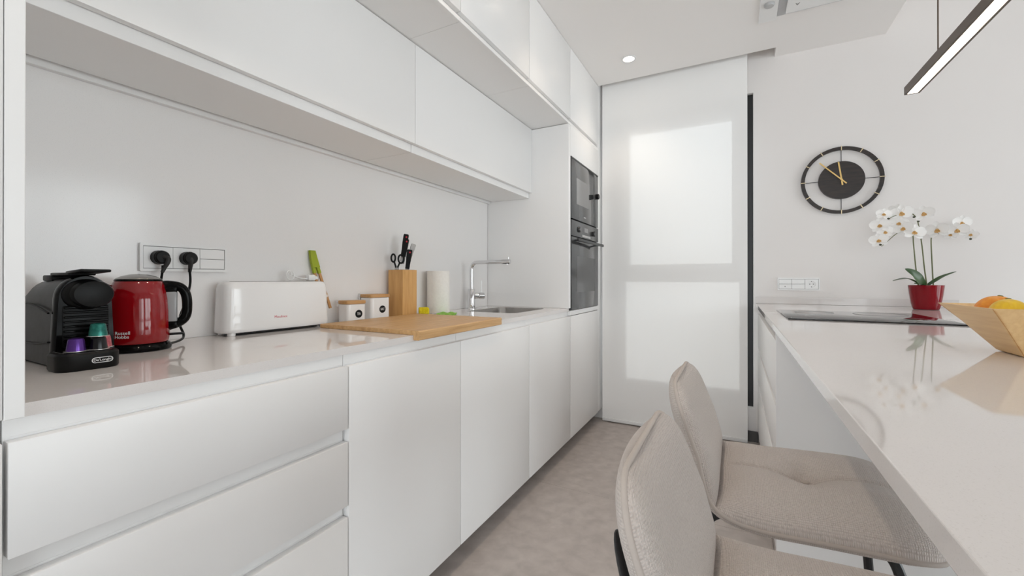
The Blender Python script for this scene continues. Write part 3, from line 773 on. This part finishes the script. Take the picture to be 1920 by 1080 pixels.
# ------------------------------------------------------------------ paper roll, sponge, cloth
pr_ = thing('paper_roll', 'white kitchen paper roll standing beside the knife block', 'paper roll', (-.515, 1.652, .9032))
part('roll', plate(circ(.060, 56), [circ(.019, 24)], 0, .226), M['paper'], pr_)
part('loose_sheet', xf(loft([[(.0603 * math.cos(a), .0603 * math.sin(a), z) for z in (.001, .225)] + [(.0612 * math.cos(a), .0612 * math.sin(a), z) for z in (.225, .001)] for a in [(-2.4 + .1 * i) for i in range(10)]]), Matrix.Identity(4)), M['paper'], pr_)
part('cardboard_core', plate(circ(.0188, 24), [circ(.0175, 24)], .001, .225), M['tong_wood'], pr_)
sg = thing('sponge', 'yellow sponge lying beside the knife block', 'sponge', (-.455, 1.457, .9032), math.radians(42))
part('foam', box(-.025, .025, -.035, .035, .009, .042, .006, 3), M['sponge'], sg)
part('scouring_pad', box(-.025, .025, -.035, .035, .0002, .009, .003, 2), M['sponge_green'], sg)
cl_ = []
for i in range(13):
    row = []
    for j in range(9):
        x = -.045 + .09 * i / 12; y = -.07 + .14 * j / 8
        row.append((x, y, .006 + .003 * math.sin(i * 1.1 + j * .7) + .002 * math.sin(j * 2.1)))
    cl_.append(row)
rings = [[Vector(p) for p in r] + [Vector((p[0], p[1], .0006)) for p in reversed(r)] for r in cl_]
single('dishcloth', loft(rings), M['cloth'], 'bright green folded dishcloth by the sink', 'cloth', (-.405, 1.580, .9032), math.radians(30))

# ------------------------------------------------------------------ island
IX = 1.045
iu = thing('island_unit', 'white island base unit with three wide drawers under the hob', 'cabinet', (1.5, 2.3, 0))
part('carcass', box(IX + .0225, 1.99, 1.645, YW - .002, .08, .900), M['lacquer_in'], iu, True, smooth=0)
part('end_panel', box(IX, 2.0, 1.620, 1.643, .0005, .9015, .001, 1), M['lacquer'], iu, True)
part('plinth', box(IX + .05, 1.98, 1.644, YW - .003, 0.0005, .079), M['plinth'], iu, True, smooth=0)
for z0, z1 in ((.640, .858), (.414, .615), (.085, .390)):
    part('drawer_front', box(IX, IX + .02, 1.645, YW - .028, z0, z1, .0012, 2), M['lacquer'], iu, True)
for z in (.858, .615, .390):
    part('grip_profile', box(IX + .0215, IX + .034, 1.647, YW - .03, z - .03, z + .004, .003, 2), M['lacquer_in'], iu, True)
part('support_panel', box(1.10, 1.98, -.62, -.58, .0005, .9015, .001, 1), M['lacquer'], iu, True)
it = single('island_worktop', box(1.034, 2.015, -.66, YW - .001, .9025, .925, .0012, 2), M['quartz'], 'pale glossy quartz breakfast bar and island top', 'worktop', smooth=0)
part('upstand', box(1.034, 2.015, YW - .016, YW - .0015, .9255, .969, .001, 1), M['quartz'], it)

hob = thing('hob', 'flat black glass induction hob set on the island near the wall', 'hob', (1.36, 2.08, .925))
part('glass', box(1.100, 1.626, 1.803, 2.360, .9255, .9300, .0012, 2), M['black_glass'], hob, True)
def ring_flat(r, w, cx, cy): return plate(circ(r, 48, cx, cy), [circ(r - w, 48, cx, cy)], .93005, .9303)
for cx, cy, r in ((1.24, 2.22, .075), (1.48, 2.22, .095), (1.27, 1.97, .095), (1.50, 1.98, .07)):
    part('cooking_zone', ring_flat(r, .0012, cx, cy), M['grey_print'], hob, True, smooth=0)
for k in range(2):
    part('control_mark', box(1.115, 1.21, 1.826 + .028 * k, 1.8275 + .028 * k, .93005, .9303), M['grey_print'], hob, True, smooth=0)
part('control_mark', box(1.113, 1.1145, 1.826, 1.856, .93005, .9303), M['grey_print'], hob, True, smooth=0)

# ------------------------------------------------------------------ bowl with fruit
bw = thing('fruit_bowl', 'square flared wooden fruit bowl on the island', 'bowl', (1.485, 1.1035, .9252))
def sq(h, z, r, sag=0.0, n=10):
    pts = []
    for cx, cy, a0 in ((1, 1, 0), (-1, 1, PI / 2), (-1, -1, PI), (1, -1, 1.5 * PI)):
        for i in range(n + 1):
            a = a0 + PI / 2 * i / n
            x = cx * (h - r) + r * math.cos(a); y = cy * (h - r) + r * math.sin(a)
            pts.append((x, y, z))
    return pts
outer = [sq(.047, 0, .006), sq(.053, .003, .006), sq(.072, .03, .006), sq(.095, .062, .006), sq(.119, .094, .005), sq(.1265, .102, .004)]
inner = [sq(.1225, .102, .004), sq(.114, .095, .005), sq(.088, .064, .006), sq(.064, .034, .006), sq(.042, .012, .006)]
part('bowl_shell', loft(outer + inner), M['bowl_wood'], bw, smooth=25)
for k in range(4):
    a = k * PI / 2
    # mitred corner seams of the four walls
    part('corner_seam', xf(tube([(.0525 - .0012, .0525 - .0012, .003), (.0945 - .0012, .0945 - .0012, .062), (.126 - .0012, .126 - .0012, .1015)], .0007, 6), rot('Z', a)), M['bamboo_lid'], bw)
def fruit_bm(rx, ry, rz_, tip=0.0):
    bm = ellipsoid(rx, ry, rz_)
    for v in bm.verts:
        t = abs(v.co.x) / rx
        if tip and t > .8: v.co.x += math.copysign(tip * (t - .8) / .2, v.co.x)
    return bm
def fruit(name, label, m, loc, rad, tip, rz, group=None):
    f = thing(name, label, 'fruit', loc, rz)
    part('flesh', fruit_bm(*rad, tip), M[m], f)
    part('stalk_end', xf(lathe([(.004, 0), (.005, .001), (.003, .002)], 10), tr(rad[0] * .2, 0, rad[2] * .975) @ rot('Y', .2)), M['lemon_green'], f)
    return f
fruit('orange', 'orange lying in the wooden bowl behind the lemons', 'orange', (1.432, 1.150, 1.012), (.037, .037, .036), 0, .4)
fruit('lemon', 'yellow lemon in the bowl in front of the orange', 'lemon', (1.420, 1.072, 1.014), (.036, .030, .030), .006, 1.35)
fruit('lemon', 'yellow lemon with a green stalk end at the frame edge of the bowl', 'lemon', (1.492, 1.050, 1.018), (.039, .033, .033), .006, .9)

# ------------------------------------------------------------------ orchid
op = thing('potted_orchid', 'white orchid in a glossy red pot on the island by the wall', 'plant', (1.806, 2.806, .9252))
part('pot', loft([[(r * math.cos(2 * PI * i / 44), r * math.sin(2 * PI * i / 44), z) for i in range(44)] for r, z in
                  ((.046, 0), (.052, .002), (.059, .03), (.066, .08), (.0705, .122), (.071, .128), (.069, .1285), (.067, .122), (.062, .105))], True, True), M['red_pot'], op, smooth=50)
part('soil', cyl(.066, .104, .112, 36), M['soil'], op)
INV = RM[op.name].inverted()
RT = Vector((math.cos(YAW), math.sin(YAW), 0)); FW = Vector((-math.sin(YAW), math.cos(YAW), 0))
def px(u, v, depth):
    """point on the photograph's sight line at forward depth"""
    return CAM + FW * depth + RT * ((u - 960) / F_PX * depth) + Vector((0, 0, -(v - CY) / F_PX * depth + .0019 * depth))
D0 = (Vector((1.80, 2.805, 1)) - CAM).dot(FW)
def L(u, v, dd=0.0): return INV @ px(u, v, D0 + dd)
stemdefs = [
    [(1738, 537, 0), (1733, 500, 0), (1729, 462, 0), (1724, 430, 0), (1718, 408, 0), (1704, 398, -.01), (1686, 402, -.02), (1668, 410, -.03), (1652, 430, -.03)],
    [(1722, 537, .0), (1717, 500, .0), (1713, 458, 0), (1711, 440, 0), (1700, 432, -.01), (1683, 437, -.02), (1668, 449, -.03), (1653, 462, -.04)],
    [(1750, 537, 0), (1748, 500, 0), (1746, 450, 0), (1750, 444, 0), (1762, 437, -.01), (1785, 430, -.02), (1805, 432, -.02), (1822, 446, -.02)]]
for k, sd in enumerate(stemdefs):
    P = smooth_pts([L(*q) for q in sd], 6)
    part('flower_stem', tube(P, lambda t: .0032 - .0018 * t, 8), M['stem'], op)
for (u, v, dd) in ((1714, 407, 0), (1722, 415, 0), (1651, 459, -.045), (1648, 430, -.03), (1656, 428, -.03), (1810, 428, -.02), (1820, 448, -.025), (1803, 437, -.02), (1774, 436, -.015), (1666, 410, -.03), (1660, 421, -.03)):
    c = L(u, v, dd)
    part('bud', ellipsoid(.006, .004, .005, c, 10, 8), M['stem_dark'], op)
# petals: shared meshes
def petal_bm(Ln, Wd, cup=.25, wav=.0):
    n, m_ = 10, 8; rows = []
    for i in range(n + 1):
        t = i / n; w = Wd * math.sin(PI * min(1, .06 + t * .94)) ** .6 * (1 - .25 * (1 - t))
        if i == n: w *= .25
        rows.append([(w * (j / m_ * 2 - 1), Ln * t, cup * Ln * (t * t * .5) * .6 + .22 * abs(j / m_ * 2 - 1) ** 2 * w) for j in range(m_ + 1)])
    rings = [[Vector(p) for p in r] + [Vector((p[0], p[1], p[2] - .0008)) for p in reversed(r)] for r in rows]
    return loft(rings)
wide = part('petal_source', petal_bm(.037, .022, .15), M['petal'], None); wide_me = wide.data
nar = part('petal_source', petal_bm(.034, .0125, .1), M['petal'], None); nar_me = nar.data
lip = part('petal_source', petal_bm(.016, .008, -.9), M['lip'], None); lip_me = lip.data
for o in (wide, nar, lip): bpy.data.objects.remove(o)
fl = [(1682, 395, -.01, .9), (1690, 399, -.035, 1.15), (1650, 423, -.045, 1.0), (1660, 435, -.055, .8), (1648, 451, -.06, .95), (1686, 419, -.03, .95), (1694, 428, -.045, 1.0), (1714, 436, -.045, 1.1),
      (1732, 400, -.02, 1.05), (1657, 402, -.02, .8), (1758, 431, -.035, 1.15), (1803, 418, -.02, 1.0), (1795, 431, -.045, 1.05), (1821, 440, -.035, .7), (1783, 440, -.02, .7)]
col_bm = ellipsoid(.0045, .0045, .006, (0, .001, .004), 12, 8)
col_src = part('petal_source', col_bm, M['lip'], None); col_me = col_src.data; bpy.data.objects.remove(col_src)
for k, (u, v, dd, sc) in enumerate(fl):
    c = L(u, v, dd)
    zv = (Vector((CAM.x, CAM.y, CAM.z)) - (RM[op.name] @ c)); zv.normalize()
    zv = (zv + RT * (rnd.uniform(-.45, .45)) + Vector((0, 0, rnd.uniform(-.35, .35)))).normalized()
    yv = Vector((rnd.uniform(-.25, .25), 0, 1)); xv = yv.cross(zv).normalized(); yv = zv.cross(xv)
    Mx = Matrix(((xv.x, yv.x, zv.x, c.x), (xv.y, yv.y, zv.y, c.y), (xv.z, yv.z, zv.z, c.z), (0, 0, 0, 1))) @ Matrix.Scale(sc * 1.22, 4)
    f = bpy.data.objects.new('flower', col_me); COL.objects.link(f); f.parent = op; f.matrix_local = Mx
    for me, ang, zz in ((nar_me, 0, -.001), (nar_me, 2.25, -.001), (nar_me, -2.25, -.001), (wide_me, 1.25, .0008), (wide_me, -1.25, .0008)):
        p = bpy.data.objects.new('petal', me); COL.objects.link(p); p.parent = f
        p.matrix_local = tr(0, 0, zz) @ rot('Z', ang + rnd.uniform(-.12, .12)) @ rot('X', rnd.uniform(-.1, .15))
    for ang in (PI, PI - .7, PI + .7):
        p = bpy.data.objects.new('lip', lip_me); COL.objects.link(p); p.parent = f
        p.matrix_local = tr(0, 0, .003) @ rot('Z', ang) @ rot('X', .75) @ Matrix.Scale(.72, 4)
# leaves
def strap_leaf(pts, wd, tilt):
    P = smooth_pts(pts, 6); n = len(P); rings = []
    for i, p in enumerate(P):
        t = i / (n - 1); w = wd * (math.sin(PI * (.12 + .88 * t) ** .9) ** .7 if t < 1 else 0.02)
        a = P[max(0, i - 1)]; b = P[min(n - 1, i + 1)]; d = (b - a).normalized()
        s = d.cross(tilt).normalized(); nn = s.cross(d).normalized()
        w = max(w, .0012)
        rings.append([p - s * w + nn * w * .18, p - s * w * .5 + nn * w * .04, p, p + s * w * .5 + nn * w * .04, p + s * w + nn * w * .18, p + s * w * .5 - nn * .0016 + nn * w * .02, p - nn * .002, p - s * w * .5 - nn * .0016 + nn * w * .02])
    return loft(rings)
TOC = Vector((0, -.6, .8))
for pts, wd, tv in (([(1733, 536, 0), (1718, 529, -.01), (1700, 522, -.02), (1674, 526, -.03)], .013, Vector((0, -.25, 1))),
                    ([(1735, 536, 0), (1726, 526, -.02), (1714, 513, -.02), (1697, 504, -.01)], .024, Vector((.3, -1, .35))),
                    ([(1738, 536, 0), (1752, 527, -.01), (1768, 518, -.02), (1793, 509, -.03)], .012, Vector((0, -.4, 1))),
                    ([(1736, 536, -.01), (1726, 533, -.03), (1714, 531, -.04)], .014, Vector((0, -.6, 1)))):
    part('leaf', strap_leaf([L(*q) for q in pts], wd, tv), M['leaf'], op, smooth=60)

# ------------------------------------------------------------------ wall clock
ck = thing('wall_clock', 'round dark wood wall clock with open ring and gold hands', 'clock', (1.490, YW, 1.694))
def onwall(bm): return xf(bm, Matrix(((1, 0, 0, 0), (0, 0, -1, 0), (0, 1, 0, 0), (0, 0, 0, 1))))
RO = .205
part('outer_ring', onwall(plate(circ(RO, 96), [circ(RO - .019, 96)], .006, .022)), M['clock_wood'], ck)
part('centre_disc', onwall(plate(circ(.115, 72), [], .006, .022)), M['clock_wood'], ck)
for k in range(4):
    part('spoke', onwall(xf(box(-.0016, .0016, .112, RO - .012, .010, .014), rot('Z', k * PI / 2))), M['black_alu'], ck, smooth=0)
for k in range(12):
    part('hour_mark', onwall(xf(box(-.0022, .0022, RO - .023, RO + .004, .0215, .0235), rot('Z', -k * PI / 6))), M['pale_gold'], ck, smooth=0)
part('minute_hand', onwall(xf(join(box(-.0035, .0035, -.034, .160, .030, .032)), rot('Z', math.radians(44)))), M['gold'], ck, smooth=0)
part('hour_hand', onwall(xf(join(box(-.004, .004, -.032, .112, .026, .028)), rot('Z', math.radians(8)))), M['gold'], ck, smooth=0)
part('hub', onwall(cyl(.006, .0215, .033, 16)), M['gold'], ck)
part('movement_box', onwall(box(-.03, .03, -.03, .03, .001, .0065)), M['black_plastic'], ck, smooth=0)

# ------------------------------------------------------------------ pendant lamp
pl = thing('pendant_lamp', 'long slim bronze bar pendant lamp glowing warm over the island', 'lamp', (1.52, 1.575, ZC))
PZ = 1.803
part('housing', join(box(1.497, 1.5045, 1.17, 1.977, PZ, PZ + .030), box(1.535, 1.5425, 1.17, 1.977, PZ, PZ + .030), box(1.5045, 1.535, 1.17, 1.977, PZ + .012, PZ + .030), box(1.5045, 1.535, 1.17, 1.176, PZ, PZ + .012), box(1.5045, 1.535, 1.971, 1.977, PZ, PZ + .012)), M['bronze'], pl, True, smooth=0)
part('diffuser', box(1.5049, 1.5346, 1.1763, 1.9707, PZ + .0010, PZ + .0118), M['led'], pl, True, smooth=0, label='glowing warm white diffuser')
for y in (1.738, 1.412):
    part('cable', tube([(1.52, y, PZ + .0295), (1.52, y, ZC - .001)], 0.0020, 8), M['bronze'], pl, True)
    part('cable_ferrule', xf(cyl(.004, 0, .012, 12), tr(1.52, y, PZ + .0298)), M['bronze'], pl, True)
part('ceiling_canopy', box(1.50, 1.54, 1.36, 1.79, ZC - .03, ZC - .0005, .003, 2), M['bronze'], pl, True)

# ------------------------------------------------------------------ ceiling downlights
dl = ['round recessed downlight glowing warm in the ceiling near the blind', 'round recessed downlight above the sink, second from the blind',
      'round recessed downlight above the chopping board, third from the blind', 'round recessed downlight above the drawers, farthest from the blind']
for k, y in enumerate((2.634, 1.767, .90, .033)):
    d = thing('downlight', dl[k], 'downlight', (.292, y, ZC), group='recessed ceiling downlights')
    part('trim_ring', plate(circ(.047, 40), [circ(.036, 40)], -.0045, -.0003), M['white_metal'], d)
    part('lens', cyl(.0358, -.0030, -.0006, 36), M['lamp'], d, label='glowing lens')
    sp_ = bpy.data.lights.new('downlight_beam', 'SPOT'); sp_.energy = 10; sp_.color = (1, .83, .66); sp_.spot_size = math.radians(104); sp_.spot_blend = 1.0; sp_.shadow_soft_size = .036
    so = bpy.data.objects.new('downlight_beam', sp_); COL.objects.link(so); so.parent = d; so.location = (0, 0, -.012)

# ------------------------------------------------------------------ ceiling extractor
hx0, hx1, hy0, hy1 = 1.118, 1.69, 1.72, 2.552
eh = thing('ceiling_extractor', 'white flush ceiling extractor with a grey gap around its panel', 'extractor hood', (1.4, 2.15, ZC))
part('gap_plate', box(hx0, hx1, hy0, hy1, ZC - .006, ZC - .0006), M['grey_gap'], eh, True, smooth=0)
part('panel', box(1.156, 1.66, 1.76, 2.519, ZC - .022, ZC - .0065, .001, 1), M['white_plastic'], eh, True)
st = part('side_strip', box(1.030, hx0 - .001, hy0, 2.580, ZC - .010, ZC - .0006, .001, 1), M['white_plastic'], eh, True)
part('sensor', xf(lathe([(.026, 0), (.026, -.004), (.020, -.013), (.0, -.016)], 28), tr(1.074, 2.405, ZC - .0098)), M['grey_print'], st, True)
part('lettering', xf(text_bm('A', .030, .0002), tr(1.203, 2.448, ZC - .0222) @ rot('X', PI) @ rot('Z', PI)), M['dark_print'], eh, True, smooth=0)

# ------------------------------------------------------------------ bar stools
def stool_parts(root):
    # path in local XZ (x forward, origin on the floor under the seat centre)
    path = smooth_pts([(.200, 0, .600), (.14, 0, .607), (.02, 0, .603), (-.08, 0, .598), (-.140, 0, .606), (-.176, 0, .630), (-.198, 0, .668), (-.220, 0, .722), (-.244, 0, .785), (-.268, 0, .846)], 10)
    # arclength resample
    ds = [0]
    for a, b in zip(path, path[1:]): ds.append(ds[-1] + (b - a).length)
    LT = ds[-1]
    def at(s):
        s = min(max(s, 0), LT)
        for i in range(len(ds) - 1):
            if ds[i + 1] >= s:
                f = (s - ds[i]) / (ds[i + 1] - ds[i]); p = path[i].lerp(path[i + 1], f); break
        a = path[max(0, i - 1)]; b = path[min(len(path) - 1, i + 2)]
        d = (b - a).normalized(); n = Vector((d.z, 0, -d.x)); n = Vector((-d.z, 0, d.x)) if n.z < 0 and d.x < -.5 else n
        # normal pointing to the sitter: rotate direction (backwards/up) clockwise
        n = Vector((d.z, 0, -d.x))
        return p, n
    HW, RC = .205, .075
    S1 = .372                      # crease between seat and back
    def hw(s):
        taper = 1.0 - .10 * max(0, (s - S1) / (LT - S1))
        w = HW * taper
        d = min(s, LT - s)
        if d < RC: w = w - RC + math.sqrt(max(0, RC * RC - (RC - d) ** 2))
        return w
    def bend(s, t):                # shell curls forward a little towards the sides of the back
        return .018 * t * t * max(0, min(1, (s - S1) / .1)) 
    def samples(a, b, n): 
        return [a + (b - a) * (.5 - .5 * math.cos(PI * i / n)) for i in range(n + 1)]
    def patch(a, b, H, inner, tuft, ns, nt):
        rows = []
        ss = samples(a, b, ns); ts = [-math.cos(PI * j / nt) for j in range(nt + 1)]
        for s in ss:
            p, n = at(s); w = hw(s); row = []
            sg = 2 * (s - a) / (b - a) - 1
            for t in ts:
                e = max(0, 1 - abs(t) ** 6) ** .5 * max(0, 1 - abs(sg) ** 6) ** .5
                h = H * e
                if tuft:
                    y = t * w; xs_ = s - (a + b) / 2 - .005
                    rr = math.hypot(xs_, y)
                    h -= .020 * math.exp(-(rr / .050) ** 2)
                    h -= .008 * math.exp(-(y / .005) ** 2) * e
                    h -= .009 * math.exp(-(xs_ / .022) ** 2) * math.exp(-(abs(y) / .09) ** 2)
                    h += .011 * math.exp(-((abs(y) - .085) / .06) ** 2) * e
                co = p + n * ((h if inner else -h) + bend(s, t)) + Vector((0, t * w, 0))
                row.append(co)
            rows.append(row)
        bm = bmesh.new(); uvl = bm.loops.layers.uv.new('UVMap')
        vs = [[bm.verts.new(c) for c in r] for r in rows]
        cum = ss
        for i in range(ns):
            for j in range(nt):
                idx = [(i, j), (i, j + 1), (i + 1, j + 1), (i + 1, j)]
                if not inner: idx = idx[::-1]
                f = bm.faces.new([vs[a_][b_] for a_, b_ in idx])
                for lp_, (a_, b_) in zip(f.loops, idx):
                    lp_[uvl].uv = (cum[a_], ts[b_] * HW)
        bmesh.ops.remove_doubles(bm, verts=bm.verts, dist=1e-5)
        return bm
    part('seat', patch(0, S1, .046, True, True, 56, 72), M['fabric'], root, smooth=80)
    part('backrest', patch(S1, LT, .030, True, False, 34, 32), M['fabric'], root, smooth=80)
    part('shell', patch(0, LT, .026, False, False, 60, 28), M['fabric'], root, smooth=80)
    loop = []
    ss = samples(0, LT, 70)
    for s in ss:
        p, n = at(s); loop.append(p + n * bend(s, 1) + Vector((0, hw(s), 0)))
    for s in reversed(ss):
        p, n = at(s); loop.append(p + n * bend(s, 1) + Vector((0, -hw(s), 0)))
    part('piping', tube(loop, .0042, 8, True), M['piping'], root, smooth=80)
    part('button', ellipsoid(.009, .009, .004, at(S1 / 2 + .005)[0] + Vector((0, 0, .0255)), 14, 8), M['piping'], root)
    # frame: four tube legs, the rear ones rising behind the back
    for sy in (-1, 1):
        part('leg', tube(smooth_pts([(.07, sy * .09, .574), (.118, sy * .120, .572), (.138, sy * .135, .54), (.150, sy * .150, .45), (.185, sy * .19, .010)], 8), .0095, 10), M['black_alu'], root)
        part('leg', tube(smooth_pts([(-.07, sy * .09, .572), (-.165, sy * .115, .566), (-.190, sy * .13, .52), (-.20, sy * .150, .42), (-.235, sy * .19, .010)], 8), .0095, 10), M['black_alu'], root)
    part('back_bracket', join(xf(ellipsoid(.010, .030, .085, (0, 0, 0), 20, 14), tr(-.252, -.06, .655) @ rot('Y', -.33)), box(-.16, .0, -.03, .03, .560, .574, .003, 2)), M['black_alu'], root)
    fr = [(.172, .172), (-.218, .172), (-.218, -.172), (.172, -.172)]
    part('footrest', tube([(x, y, .20) for x, y in rrect(-.216, .170, -.172, .172, .03, 4)], .008, 8, True), M['black_alu'], root)
    for sx, sy in ((.185, .19), (.185, -.19), (-.235, .19), (-.235, -.19)):
        part('foot_cap', xf(lathe([(.011, 0), (.012, .002), (.012, .014)], 12), tr(sx, sy, .0005)), M['black_matt'], root)
st1 = thing('bar_stool', 'beige woven bar stool with black legs farther along the island, nearer the hob', 'stool', (1.043, .957, 0), 0, 'bar stools at the island')
stool_parts(st1)
st2 = copy_tree(st1); st2.location = (1.045, .455, 0)
st2['label'] = 'beige woven bar stool nearest the camera, its seat cut off by the frame edge'
